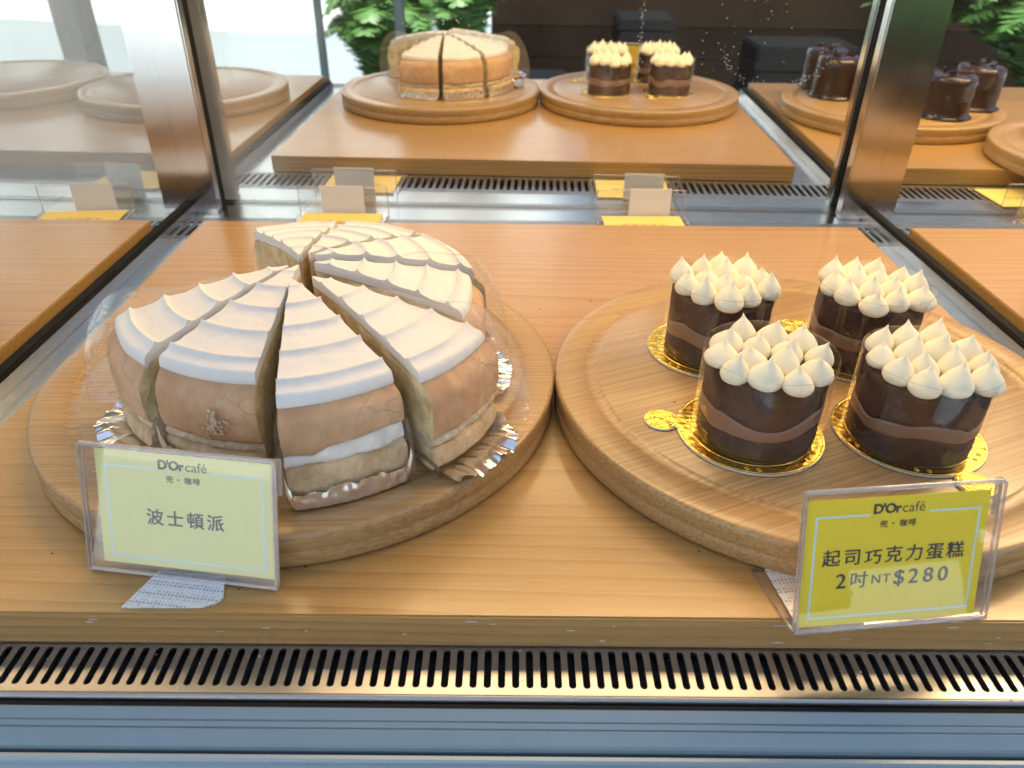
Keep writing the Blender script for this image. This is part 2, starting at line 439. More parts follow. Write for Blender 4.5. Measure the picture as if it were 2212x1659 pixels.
# ------------------------------------------------------------------ street outside (seen in the mirror)
GZ = -1.0
g = mk("street", [(-250, -250, GZ), (250, -250, GZ), (250, 60, GZ), (-250, 60, GZ)], [(0, 1, 2, 3)], "asphalt"); g["kind"] = "structure"
b = MB(); v_, f_ = slab([(-14, -9.6), (-2.6, -6.9), (-1.2, -7.9), (6, -8.5), (14, -8.5), (14, 2.5), (-14, 2.5)], GZ, GZ + 0.02); b.add(v_, f_); p_ = b.build("pavement", "concrete"); p_["kind"] = "structure"
def fern(label, loc, rz, hh, spread, n, ph=0.55):
    t = root("fern_plant", label, "plant", loc, rz, "ferns growing outside the shop")
    pb = MB(); pb.lathe([(0, 0), (0.13, 0), (0.17, ph), (0.155, ph), (0.145, ph - 0.03), (0, ph - 0.03)], 24); pb.build("pot", "pot", t)
    fb, sb = MB(), MB()
    rnd = random.Random(int(rz * 1000) + n)
    for k in range(n):
        az = 2 * math.pi * (k + rnd.random() * 0.7) / n * 2.4
        L = hh * rnd.uniform(0.7, 1.1); out = spread * rnd.uniform(0.5, 1.1)
        pts = []
        for i in range(15):
            u = i / 14
            rr = out * u; zz = ph - 0.03 + L * (1.6 * u - 1.05 * u * u)
            pts.append(Vector((rr * math.cos(az), rr * math.sin(az), zz)))
        sb.tube(pts, [0.005 * (1 - i / 16) for i in range(15)], 5)
        for i in range(40):
            u = 0.12 + 0.88 * i / 39
            q = u * 14; i0 = min(13, int(q)); p = pts[i0].lerp(pts[i0 + 1], q - i0)
            tdir = (pts[i0 + 1] - pts[i0]).normalized(); side = tdir.cross(Vector((0, 0, 1))).normalized()
            ll = 0.12 * math.sin(math.pi * (0.12 + 0.85 * u)) + 0.02
            for sg in (-1, 1):
                d = (side * sg + tdir * 0.45 + Vector((0, 0, rnd.uniform(-0.35, 0.1)))).normalized()
                wv = tdir * 0.0055
                fb.add([p - wv, p + d * ll * 0.5 - wv * 1.2, p + d * ll, p + d * ll * 0.5 + wv * 1.2, p + wv], [(0, 1, 2, 3, 4)])
    fb.build("fronds", "leaf", t); sb.build("stalks", "stalk", t)
    return t
fern("green fern in a grey pot outside, mirrored between two dark posts", (-0.585, -1.6, GZ), 0.3, 0.66, 0.21, 56)
fern("smaller green fern outside, mirrored just above the sliced cake", (-0.36, -2.3, GZ), 1.1, 0.72, 0.2, 40)
fern("large dark green fern outside, mirrored beyond the right steel post", (2.0, -1.6, GZ), 2.2, 0.85, 0.75, 90)
for nm, lab, x, y, r in (("metal_post", "slim dark metal post outside, mirrored left of the ferns", -0.74, -1.25, 0.012),
                      ("metal_post", "dark metal post outside, mirrored between the two left ferns", -0.475, -1.30, 0.016),
                      ("metal_post", "thick dark metal post outside, mirrored above the empty boards on the left", -1.55, -1.2, 0.050)):
    b = MB(); b.box((-r, -r, 0), (r, r, 2.2), 0, r * 0.2); b.box((-r * 2.4, -r * 2.4, 0), (r * 2.4, r * 2.4, 0.012))
    tag(b.build(nm, "darkmetal", None, (x, y, GZ + 0.02)), lab, "post", "dark posts outside the shop")
t = root("timber_screen", "dark brown timber screen outside, mirrored behind the small chocolate cakes", "screen", (1.70, -3.6, GZ + 0.02))
for k in range(9):
    b = MB(); b.box((-2.0, -0.02, 0.02 + 0.18 * k), (2.0, 0.02, 0.02 + 0.18 * k + 0.178), 0, 0.003); b.build("plank", "darkwood" if k % 3 else "brown", t)
for sx in (-1.95, 0, 1.95):
    b = MB(); b.box((sx - 0.04, -0.07, 0), (sx + 0.04, -0.021, 1.85)); b.build("upright", "darkwood", t)
for k, (x, z0, wx, hz, m, lab) in enumerate(((-0.05, 0, 0.42, 0.36, "navy", "black crate outside, mirrored above the sliced cake"), (0.55, 0, 0.5, 0.46, "brown", "brown carton outside, mirrored behind the left small cakes"),
                               (0.57, 0.462, 0.3, 0.22, "navy", "small black crate outside standing on the brown carton"), (1.45, 0, 0.55, 0.56, "navy", "large black crate outside, mirrored to the right of the small cakes"),
                               (2.1, 0, 0.4, 0.42, "brown", "brown carton outside, mirrored beside the right steel post"))):
    b = MB(); b.box((-wx / 2, -0.2, 0), (wx / 2, 0.2, hz), 0, 0.01)
    for j in range(3): b.box((-wx / 2 - 0.006, -0.206, hz * (0.15 + 0.32 * j)), (wx / 2 + 0.006, 0.206, hz * (0.21 + 0.32 * j)), 0)
    tag(b.build("storage_crate", m, None, (x, -3.1, GZ + 0.02 + z0)), lab, "crate", "crates stacked against the timber screen")

# unseen buildings across the street, added to light the case front and tint the steel
def building(label, x0, x1, y, hgt, wall, ncol, nrow):
    t = root("building", label, "building", ((x0 + x1) / 2, y, GZ))  # unseen building, added for bounce light and steel reflections
    hw = (x1 - x0) / 2
    b = MB(); b.box((-hw, -6, 0), (hw, 0, hgt)); b.build("wall", wall, t)
    b = MB(); b.box((-hw - 0.2, -6.2, hgt), (hw + 0.2, 0.25, hgt + 0.35)); b.build("cornice", "white_paint", t)
    for r_ in range(nrow):
        for c_ in range(ncol):
            x = -hw + (c_ + 0.5) * 2 * hw / ncol; z = 1.2 + r_ * (hgt - 1.0) / nrow
            b = MB(); b.box((x - 0.7, 0.003, z), (x + 0.7, 0.06, z + 1.5)); f_ = b.build("window_frame", "white_paint", t)
            b = MB(); b.box((x - 0.6, 0.062, z + 0.1), (x + 0.6, 0.075, z + 1.4)); b.build("window_pane", "navy", f_)
building("unseen pale plastered building added across the street for a glow on the left steel", -30, 0.5, -17, 9.5, "plaster", 8, 3)
building("unseen dark brick building added across the street for a tint on the right steel", 1.5, 32, -17, 8.0, "brown", 7, 2)

# ------------------------------------------------------------------ display case
FZ = -0.0185            # steel floor of the case, the boards' undersides stand on it
MY = 0.7717            # mirror plane
XL = 1.30
case = root("display_case", "glass fronted steel cake display case with a mirrored back wall", "display case", (0, 0.45, FZ))
OFF = Vector((0, -0.45, -FZ))
def cpart(name, mb, mats):
    mb.v = [tuple(Vector(v) + OFF) for v in mb.v]
    return mb.build(name, mats, case)

def slot_plate(mb, x0, x1, y0, y1, pitch, sw, sy0, sy1, z, th):
    n = int((x1 - x0) / pitch); pitch = (x1 - x0) / n
    r = sw / 2
    for k in range(n):
        c = x0 + (k + 0.5) * pitch
        loop, outer = [], []
        for j in range(9):
            a = math.pi * j / 8
            loop.append((c + r * math.cos(a), sy1 - r + r * math.sin(a))); outer.append((c + pitch / 2 * math.cos(a), y1) if 0 < j < 8 else (c + pitch / 2 * (1 if j == 0 else -1), y1))
        for j in range(9):
            a = math.pi + math.pi * j / 8
            loop.append((c + r * math.cos(a), sy0 + r + r * math.sin(a))); outer.append((c + pitch / 2 * math.cos(a), y0) if 0 < j < 8 else (c + pitch / 2 * (-1 if j == 0 else 1), y0))
        N = len(loop)
        v = [(x, y, z) for x, y in outer] + [(x, y, z) for x, y in loop] + [(x, y, z - th) for x, y in loop]
        f = [(i, (i + 1) % N, N + (i + 1) % N, N + i) for i in range(N)] + [(N + i, N + (i + 1) % N, 2 * N + (i + 1) % N, 2 * N + i) for i in range(N)]
        mb.add(v, f)
# floor pan pieces: rear strip, side strips under and beside the boards
b = MB(); b.box((-XL, 0.2185, FZ - 0.003), (XL, 0.6740, FZ - 0.0002)); cpart("floor_pan", b, "steel")
b = MB(); slot_plate(b, -XL, XL, 0.6742, 0.7300, 0.0079, 0.0043, 0.681, 0.719, FZ, 0.002); cpart("rear_grille", b, "grille")
b = MB(); b.box((-XL, 0.7302, FZ - 0.006), (XL, MY + 0.034, FZ)); cpart("rear_ledge", b, "steel")
b = MB(); slot_plate(b, -XL, XL, 0.1905, 0.2153, 0.00572, 0.0030, 0.1935, 0.2118, FZ, 0.0015)
b.extrude([(0.1905, FZ), (0.1895, FZ - 0.0003), (0.1886, FZ - 0.0012), (0.1882, FZ - 0.0028), (0.1882, FZ - 0.012), (0.1895, FZ - 0.012), (0.1895, FZ - 0.0025)], -XL, XL, 0, True)
cpart("front_grille", b, "grille")
b = MB(); b.box((-XL, 0.1896, FZ - 0.03), (XL, 0.2150, FZ - 0.007)); b.box((-XL, 0.676, FZ - 0.03), (XL, 0.7300, FZ - 0.008)); cpart("air_duct", b, "pit")
# front glass with its gasket, blue grey sill and lower panel
b = MB(); b.box((-XL, 0.1845, FZ - 0.010), (XL, 0.1876, FZ - 0.0015), 0, 0.0006); cpart("gasket", b, "rubber")
b = MB(); b.box((-XL, 0.1855, FZ - 0.0014), (XL, 0.1867, 0.52)); cpart("front_glass", b, "clear")
b = MB(); b.extrude([(0.1843, FZ - 0.012), (0.1843, FZ - 0.0002), (0.1838, FZ), (0.1800, FZ - 0.0016), (0.1798, FZ - 0.0022), (0.1794, FZ - 0.0022), (0.1792, FZ - 0.0020), (0.1776, FZ - 0.0027), (0.1774, FZ - 0.0033), (0.1770, FZ - 0.0033), (0.1768, FZ - 0.0030), (0.1722, FZ - 0.0052), (0.1714, FZ - 0.0060), (0.1710, FZ - 0.0074), (0.1710, FZ - 0.016)], -XL, XL)
cpart("front_sill", b, "alu")
b = MB(); b.box((-XL, 0.1470, FZ - 0.03), (XL, 0.1838, FZ - 0.0162)); cpart("shadow_gap", b, "rubber")
b = MB(); b.extrude([(0.1698, FZ - 0.7), (0.1698, FZ - 0.0082), (0.1693, FZ - 0.0075), (0.1678, FZ - 0.0075), (0.1670, FZ - 0.0085), (0.1665, FZ - 0.0098), (0.1570, FZ - 0.0140), (0.1470, FZ - 0.0175), (0.1440, FZ - 0.02), (0.1430, FZ - 0.025), (0.1430, FZ - 0.7)], -XL, XL, 0)
cpart("lower_panel", b, "alu2")
b = MB(); b.box((-XL, 0.19, GZ + 0.0 - FZ * 0), (XL, MY + 0.05, FZ - 0.032)); cpart("base_cabinet", b, "alu2")
# mirror back; unseen roof added to keep sky light out from above
MTILT = Matrix.Translation((0, MY, -0.02)) @ Matrix.Rotation(-0.0165, 4, 'Z') @ Matrix.Rotation(0.0065, 4, 'X') @ Matrix.Translation((0, -MY, 0.02))
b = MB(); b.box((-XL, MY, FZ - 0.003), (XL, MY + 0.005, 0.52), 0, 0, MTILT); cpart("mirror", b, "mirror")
b = MB(); b.box((-XL, MY - 0.0016, FZ + 0.0004), (XL, MY - 0.0004, FZ + 0.0034), 0, 0, MTILT); cpart("mirror_rail", b, "steel")
b = MB(); b.box((-XL, 0.186, 0.521), (XL, MY + 0.05, 0.545)); b.box((-XL, MY + 0.036, FZ - 0.006), (XL, MY + 0.046, 0.52)); cpart("shade_roof", b, "alu2")
for sx in (-1, 1):
    b = MB(); b.box((sx * 0.342 - 0.003, 0.2190, FZ + 0.012), (sx * 0.342 + 0.003, 0.7425, 0.52)); cpart("divider_glass", b, "clear")
    b = MB(); b.box((sx * 0.342 - 0.0045, 0.2185, FZ), (sx * 0.342 + 0.0045, 0.7425, FZ + 0.0125), 0, 0.001)
    cpart("divider_gasket", b, "rubber")
    for k in (-1, 1):
        b = MB(); b.box((sx * 0.342 + k * 0.0052 - 0.0006, 0.2186, FZ), (sx * 0.342 + k * 0.0052 + 0.0006, 0.7425, FZ + 0.0095)); cpart("channel_lip", b, "steel")
    b = MB(); b.box((sx * 0.341 - 0.027, 0.743, FZ + 0.0002), (sx * 0.341 + 0.027, 0.757, 0.52), 0, 0.0015); cpart("post", b, "steel_post")
    b = MB(); b.box((sx * 0.341 - 0.024, 0.7571, FZ + 0.0002), (sx * 0.341 + 0.024, MY - 0.0018 - sx * 0.0055, 0.52)); cpart("post_gasket", b, "rubber")
# condensation on the mirror
b = MB(); rnd = random.Random(3)
def drop(x, z, r):
    bm = bmesh.new(); bmesh.ops.create_icosphere(bm, subdivisions=1, radius=1)
    b.add([(x + v.co.x * r, MY - 0.0006 + v.co.y * r * 0.5, z + v.co.z * r) for v in bm.verts], [[q.index for q in f.verts] for f in bm.faces], 0, True); bm.free()
for k in range(90):
    drop(0.1005 + rnd.gauss(0, 0.0016), 0.085 + rnd.random() * 0.09, rnd.uniform(0.00015, 0.0006))
for k in range(110):
    a = R(rnd.uniform(185, 350)); rr = 0.045 * (1 + rnd.gauss(0, 0.05))
    drop(0.230 + rr * math.cos(a) * 1.15, 0.142 + rr * math.sin(a) * 0.85, rnd.uniform(0.00015, 0.0006))
for k in range(40):
    drop(0.15 + rnd.random() * 0.09, 0.10 + rnd.random() ** 0.5 * 0.08, rnd.uniform(0.0002, 0.0007))
for k in range(30):
    drop(-0.095 + rnd.gauss(0, 0.018), 0.158 + rnd.gauss(0, 0.003), rnd.uniform(0.0003, 0.0008))
b.v = [tuple(MTILT @ Vector(v)) for v in b.v]
o = cpart("condensation", b, "drop"); o["kind"] = "stuff"

# ------------------------------------------------------------------ pine boards
def pine_board(label, cx, hw):
    b = MB(); b.box((-hw, -0.2286, -0.0183), (hw, 0.2286, 0), 0, 0.0008)
    o = b.build("pine_board", "pine", None, (cx, 0.4421, 0))
    return tag(o, label, "board", "pine boards lying in the case")
pine_board("wide pine board in the middle bay under both round boards", 0.0, 0.30)
pine_board("pine board in the left bay with dark end grain showing", -0.649, 0.30)
pine_board("pine board in the right bay behind the steel post", 0.649, 0.30)

def round_board(label, x, y, rz):
    r = 0.1430
    prof = [(0, 0.02)]
    prof += [(0.1180, 0.02), (0.1186, 0.0197), (0.1200, 0.0191), (0.1220, 0.0187), (0.1240, 0.0188), (0.1256, 0.0193), (0.1266, 0.02)]
    prof += [(r - 0.0022, 0.02), (r - 0.0010, 0.0196), (r - 0.0002, 0.0187), (r, 0.0175), (r, 0.0108), (r - 0.0004, 0.0102), (r, 0.0096), (r, 0.0035), (r - 0.0008, 0.0015), (r - 0.003, 0.0002), (0, 0.0002)]
    b = MB(); b.lathe(prof, 128)
    o = b.build("round_board", "bamboo", None, (x, y, 0)); o.rotation_euler = (0, 0, rz)
    return tag(o, label, "board", "round bamboo serving boards")
round_board("round bamboo board under the white topped sliced cake", -0.1355, 0.3790, 0.04)
round_board("round bamboo board carrying the four small chocolate cakes", 0.1508, 0.3710, 0.42)
round_board("empty round board in the left bay, seen in the mirror beside the left post", -0.503, 0.398, 0.2)
round_board("empty round board furthest left, cut by the photo's left edge in the mirror", -0.794, 0.365, 0.1)
round_board("round board under the dark glazed cakes in the right bay", 0.490, 0.430, 0.0)
round_board("round board under the white plate in the right bay", 0.675, 0.652, 0.3)

# ------------------------------------------------------------------ sliced cake
def zdome(r): return 0.0430 + 0.0135 * (1 - min(1, r / 0.094) ** 1.6)
CUSP = 0.0182
def ztop(r):
    u = (r + 0.006) / CUSP
    f = u - math.floor(u)
    c = 0.75 * abs(2 * f - 1) ** 7 + 0.25 * abs(2 * f - 1) ** 2
    return zdome(min(r, 0.094)) + 0.0050 + 0.0024 * c * min(1, r / 0.02)

def cs_top():
    loop = []
    N = 230
    for k in range(N + 1):
        r = 0.0022 + (0.0900 - 0.0022) * k / N; loop.append((r, ztop(r), 0))
    ze = ztop(0.0900)
    zb = zdome(0.094)
    for k in range(1, 9):
        a = math.pi / 2 * (1 - k / 8)
        loop.append((0.0900 + 0.0034 * math.cos(a), zb + 0.001 + (ze - zb - 0.001) * math.sin(a), 0))
    loop.append((0.0925, zb - 0.0004, 0))
    for k in range(9):
        r = 0.090 - (0.090 - 0.0022) * k / 8; loop.append((r, zdome(r) + 0.0004, 0))
    return loop
def cs_upper(zb):
    loop = [(0.0024 + 0.094 * k / 10, zb, 1) for k in range(11)]
    zt = 0.0428
    for k in range(15):
        u = k / 14
        bul = 0.0984 + 0.0020 * math.sin(math.pi * min(1, u * 0.92 + 0.12)) ** 0.8 - 0.0042 * max(0, (u - 0.72) / 0.28) ** 2.2
        loop.append((bul - (0.0012 if k == 0 else 0), zb + (zt - zb) * u, 0))
    for k in range(15):
        r = 0.0932 - (0.0932 - 0.0024) * k / 14; loop.append((r, zdome(r) + 0.0001, 0))
    return loop
def cs_fill(z0, z1, r):
    d = z1 - z0
    return [(0.003, z0, 0), (0.05, z0, 0), (0.090, z0, 0), (r - 0.0012, z0 + 0.0001, 0), (r - 0.0002, z0 + d * 0.25, 0), (r, z0 + d * 0.5, 0), (r - 0.0004, z0 + d * 0.8, 0), (r - 0.002, z1 - 0.0001, 0), (0.09, z1, 0), (0.05, z1, 0), (0.003, z1, 0)]
def cs_low(z1):
    z0 = 0.0022; d = z1 - z0
    return [(0.003, z0, 0), (0.05, z0, 0), (0.0965, z0, 0), (0.0992, z0 + d * 0.06, 0), (0.1003, z0 + d * 0.25, 0), (0.1005, z0 + d * 0.55, 0), (0.1000, z0 + d * 0.85, 0), (0.0985, z1 - 0.0001, 0), (0.088, z1, 0), (0.05, z1, 0), (0.003, z1, 0)]

def wedge(cs, a0, a1, n, seed, amp, cap, capamp=0.0005, zf=None, tilt=0.0):
    m = len(cs); v, f, idx, sm = [], [], [], []
    rings = []
    for k in range(n + 1):
        t = k / n; a = a0 + (a1 - a0) * t
        ring = []
        for (r, z, mi) in cs:
            p = Vector((r * math.cos(a), r * math.sin(a), z))
            q = p * (55 if amp < 0.0025 else 90) + Vector((seed * 3.1, seed * 1.7, seed))
            d = amp * (0.65 * nz(*q) + 0.35 * nz(*(q * 3.7)))
            rr = r + d * min(1, r / 0.05)
            zz = z + d * 0.45
            if zf is not None:
                zz += math.exp(-abs(z - zf) / 0.003) * (tilt * (t - 0.4) + (0.0012 + abs(tilt) * 0.12) * nz(t * 4, seed, 3.3) + 0.0008 * nz(t * 15, seed, 1.1))
            aa = a
            if k in (0, n):
                aa += (0.55 * capamp / max(r, 0.012)) * nz(r * 300, z * 300, seed + k)
            ring.append(Vector((rr * math.cos(aa), rr * math.sin(aa), zz)))
        rings.append(ring); v += ring
    for k in range(n):
        for j in range(m):
            j2 = (j + 1) % m
            f.append((k * m + j, (k + 1) * m + j, (k + 1) * m + j2, k * m + j2)); idx.append(cs[j][2]); sm.append(True)
    for k, rev in ((0, False), (n, True)):
        base = len(v); v += rings[k]
        q = tuple(range(base, base + m)); f.append(q[::-1] if rev else q); idx.append(cap); sm.append(False)
    return v, f, idx, sm

def slice_foil(half, seed, rmax, wall):
    v, f = [], []
    NR, NA = 34, 48
    for i in range(NR + 1):
        for j in range(NA + 1):
            t = -1 + 2 * j / NA
            rm = rmax - 0.014 * abs(t) ** 5 - 0.0010 * math.sin(t * 30 + seed) ** 2
            r = 0.006 + (rm - 0.006) * (i / NR) ** 0.8
            a = t * half * 1.03
            e = max(0.0, min(1.0, (r - 0.096) / 0.015)); e = e * e * (3 - 2 * e)
            sd = max(0.0, min(1.0, (abs(t) - 0.90) / 0.1))
            z = 0.0004 + wall * max(0.0, min(1.0, (r - (rmax - 0.007)) / 0.0045)) * (0.85 + 0.25 * nz(t * 5, seed, 0)) + e * (0.0022 + 0.0007 * math.sin(t * 27 + seed + 0.6 * math.sin(t * 9)) + 0.0034 * nz(t * 4.1, seed, r * 40) + 0.0014 * nz(t * 13, seed, r * 90)) + 0.010 * sd * sd * min(1, r / 0.06) * (0.75 + 0.4 * nz(r * 90, seed, t))
            if wall:
                if i <= 24:
                    r = 0.006 + (rmax - 0.0072 - 0.006) * (i / 24); z = 0.0004
                else:
                    q = (i - 24) / (NR - 24)
                    r = rmax - 0.0070 + 0.0004 * math.sin(t * 40 + seed) + 0.0006 * nz(t * 8, q * 2, seed) - 0.0004 * q
                    z = 0.0004 + wall * q * (0.9 + 0.35 * nz(t * 6, seed, 0.5))
                z += 0.009 * sd * sd * min(1, r / 0.06)
            z = max(z, 0.0004)
            z += 0.0005 * e * nz(r * 400, t * 22, seed)
            v.append((r * math.cos(a), r * math.sin(a), z))
    for i in range(NR):
        for j in range(NA):
            q = i * (NA + 1) + j; f.append((q, q + NA + 1, q + NA + 2, q + 1))
    return v, f

def slice_film(half, side, seed, r1, top):
    v, f, idx = [], [], []
    us = [k / 24 * 0.994 for k in range(25)] + [1.0]
    ws = [k / 11 * 0.985 for k in range(12)] + [1.0]
    a = side * half
    c, s_ = math.cos(a), math.sin(a)
    nx, ny = -s_ * side, c * side
    for u in us:
        r = 0.012 + (r1 - 0.012) * u
        fl = max(0, (r - 0.096)) ** 1.4 * 1.0
        for w_ in ws:
            z = 0.0012 + (top * (1 - 0.12 * u * nz(seed, u * 3, 0) - 0.22 * max(0, u - 0.8) ** 2 / 0.04) - 0.0012) * w_
            r = 0.012 + (r1 * (1 - 0.13 * w_ ** 1.5 - 0.05 * (1 - w_) ** 3) - 0.012) * u
            off = 0.0011 + 0.0009 * nz(r * 70, z * 60, seed) + fl * w_ * (0.4 + 0.6 * w_)
            v.append((r * c + nx * off, r * s_ + ny * off, z))
    n = len(ws)
    for i in range(len(us) - 1):
        for k in range(n - 1):
            q = i * n + k; f.append((q, q + n, q + n + 1, q + 1)); idx.append(1 if i == len(us) - 2 or k == n - 2 else 0)
    return v, f, idx

PC = Vector((-0.1305, 0.3800))
SL = [  # tip x, tip y, mid angle, half span, radial scale, height scale, label
    (-0.1345, 0.3665, -142, 16.0, 0.94, 1.109, "cake slice at the left side, next to the gap of missing slices"),
    (-0.1305, 0.3685, -107, 16.4, 0.94, 1.109, "cake slice behind the left price sign with a small torn pale patch on its crust"),
    (-0.1300, 0.3485, -65.0, 16.6, 0.94, 1.120, "front cake slice pulled forward, with cream showing between its layers"),
    (-0.1225, 0.3545, -34.0, 15.6, 1.015, 1.098, "longest cake slice at front right, above a wide flange of pleated foil"),
    (-0.1255, 0.3705, -3.0, 15.0, 0.905, 1.109, "cake slice at the right side with broad ridges in its topping"),
    (-0.1260, 0.3765, 31.0, 18.4, 0.93, 1.131, "cake slice at the back right, tight against the slice with broad ridges"),
    (-0.1295, 0.3795, 69.0, 17.4, 0.93, 1.120, "cake slice at the very back of the sliced cake, right of the crack"),
    (-0.1335, 0.3790, 106.0, 17.4, 0.93, 1.109, "cake slice at the back left, showing pale sponge beside the gap"),
]
for k, (tx, ty, mid, half, rs, hs, lab) in enumerate(SL):
    a = R(mid); h = R(half)
    t = root("cake_slice", lab, "cake slice", (tx + 0.003, ty, 0.0203), a, "slices of the white topped cake")
    t.scale = (rs, 0.94, hs)
    sd = k * 2.37 + 1
    zl, zf = (0.0190, 0.0262) if k == 2 else (0.0128, 0.0180)
    for nm, cs, n, amp, mats, cap in (("lower_sponge", cs_low(zl), 22, 0.0016, ["crumb2", "crumb"], 1), ("cream_filling", cs_fill(zl - 0.0002, zf, 0.0990 if k == 2 else 0.0982), 30, 0.0048 if k == 2 else 0.0034, ["filling" if k == 2 else "filling_tan"], 0),
                                      ("upper_sponge", cs_upper(zf - 0.0003), 30, 0.0020, ["skin", "crumb"], 1), ("cream_topping", cs_top(), 26, 0.0011, ["meringue"], 0)):
        v, f, idx, sm = wedge(cs, -h, h, n, sd, amp, cap, 0.0005, None if nm == 'cream_topping' else zf, 0.0055 if k == 2 else 0.0)
        mk(nm, v, f, mats, t, idx, sm)
    if k == 1:      # torn patch on the crust
        v, f = [], []
        NA, NZ = 110, 96
        for i in range(NA + 1):
            for j in range(NZ + 1):
                a_ = -0.01 + 0.17 * i / NA; z_ = 0.0185 + 0.0165 * j / NZ
                r_ = 0.0998 + 0.0024 * math.sin(math.pi * min(1, (z_ - zf) / 0.025)) + 0.0012 * nz(a_ * 120, z_ * 900, 2.2)
                v.append((r_ * math.cos(a_), r_ * math.sin(a_), z_))
        for i in range(NA):
            for j in range(NZ):
                x_ = (i / NA - 0.5) * 2; y_ = (j / NZ - 0.5) * 2
                d_ = math.hypot(x_ - 0.35 * y_, y_ * 0.8) + 0.75 * nz(i * 0.09, j * 0.09, 4.4) + 0.3 * nz(i * 0.3, j * 0.3, 1.4)
                if d_ < 0.42: q = i * (NZ + 1) + j; f.append((q, q + NZ + 1, q + NZ + 2, q + 1))
        mk("torn_crust", v, f, "filling_tan", t)
    v, f = slice_foil(h, sd, 0.117 if k in (0, 3, 4) else 0.1100, 0.0 if k in (0, 3, 4) else 0.0100); mk("foil_liner", v, f, "foil", t)
    for side in (-1, 1):
        big = (k == 0 and side == -1) or (k in (3, 4) and side == 1)
        v, f, idx = slice_film(h, side, sd + side, 0.121 if big else 0.109, 0.060 if big else 0.046); mk("plastic_film", v, f, ["film", "filmedge"], t, idx)

# ------------------------------------------------------------------ small chocolate cakes
def peak_mesh(sd):
    rnd = random.Random(sd)
    P = [(0.0005, 0.0), (0.0048, 0.0), (0.0070, 0.0016), (0.0077, 0.0040), (0.0071, 0.0062), (0.0057, 0.0086), (0.0039, 0.0108), (0.0023, 0.0126), (0.0012, 0.0140), (0.0005, 0.0154), (0.00008, 0.0164)]
    prof = []
    for i in range(len(P) - 1):
        p0, p1, p2, p3 = P[max(0, i - 1)], P[i], P[i + 1], P[min(len(P) - 1, i + 2)]
        for j in range(4):
            u = j / 4
            prof.append(tuple(0.5 * (2 * p1[c] + (p2[c] - p0[c]) * u + (2 * p0[c] - 5 * p1[c] + 4 * p2[c] - p3[c]) * u * u + (-p0[c] + 3 * p1[c] - 3 * p2[c] + p3[c]) * u ** 3) for c in (0, 1)))
    prof.append(P[-1])
    b = MB(); a = rnd.random() * 6.28; L = rnd.uniform(2.0, 7.5)
    b.lathe(prof, 30, 0, (0, 0, 0), (L * math.cos(a), L * math.sin(a)))
    vv = []
    for v in b.v:
        q = Vector(v); d = 0.00035 * nz(q.x * 260 + sd, q.y * 260, q.z * 260)
        vv.append(q + Vector((q.x, q.y, 0)).normalized() * d if q.length > 0 else q)
    b.v = vv
    me = b.build("cream_peak", "frosting"); d = me.data; bpy.data.objects.remove(me); return d
PEAKS = [peak_mesh(s) for s in (1, 2, 3, 4, 5)]

def ring_shell(name, z0, z1, r, mats, parent, sd, amp, caps=True, nz_rows=10):
    n = 72; v, f = [], []
    for j in range(nz_rows + 1):
        u = j / nz_rows
        for k in range(n):
            a = 2 * math.pi * k / n
            za, zb = z0(a), z1(a)
            z = za + (zb - za) * u
            rr = r + amp * (nz(math.cos(a) * 4, math.sin(a) * 4, z * 160 + sd) * 0.6 + 0.4 * nz(math.cos(a) * 14, math.sin(a) * 14, z * 480 + sd))
            rr -= 0.0006 * (1 if u in (0, 1) else 0)
            v.append((rr * math.cos(a), rr * math.sin(a), z))
    for j in range(nz_rows):
        for k in range(n):
            f.append((j * n + k, j * n + (k + 1) % n, (j + 1) * n + (k + 1) % n, (j + 1) * n + k))
    f.append(tuple(range(n))[::-1]); f.append(tuple(range(nz_rows * n, nz_rows * n + n)))
    return mk(name, v, f, mats, parent, None, [True] * (len(f) - 2) + [False, False])

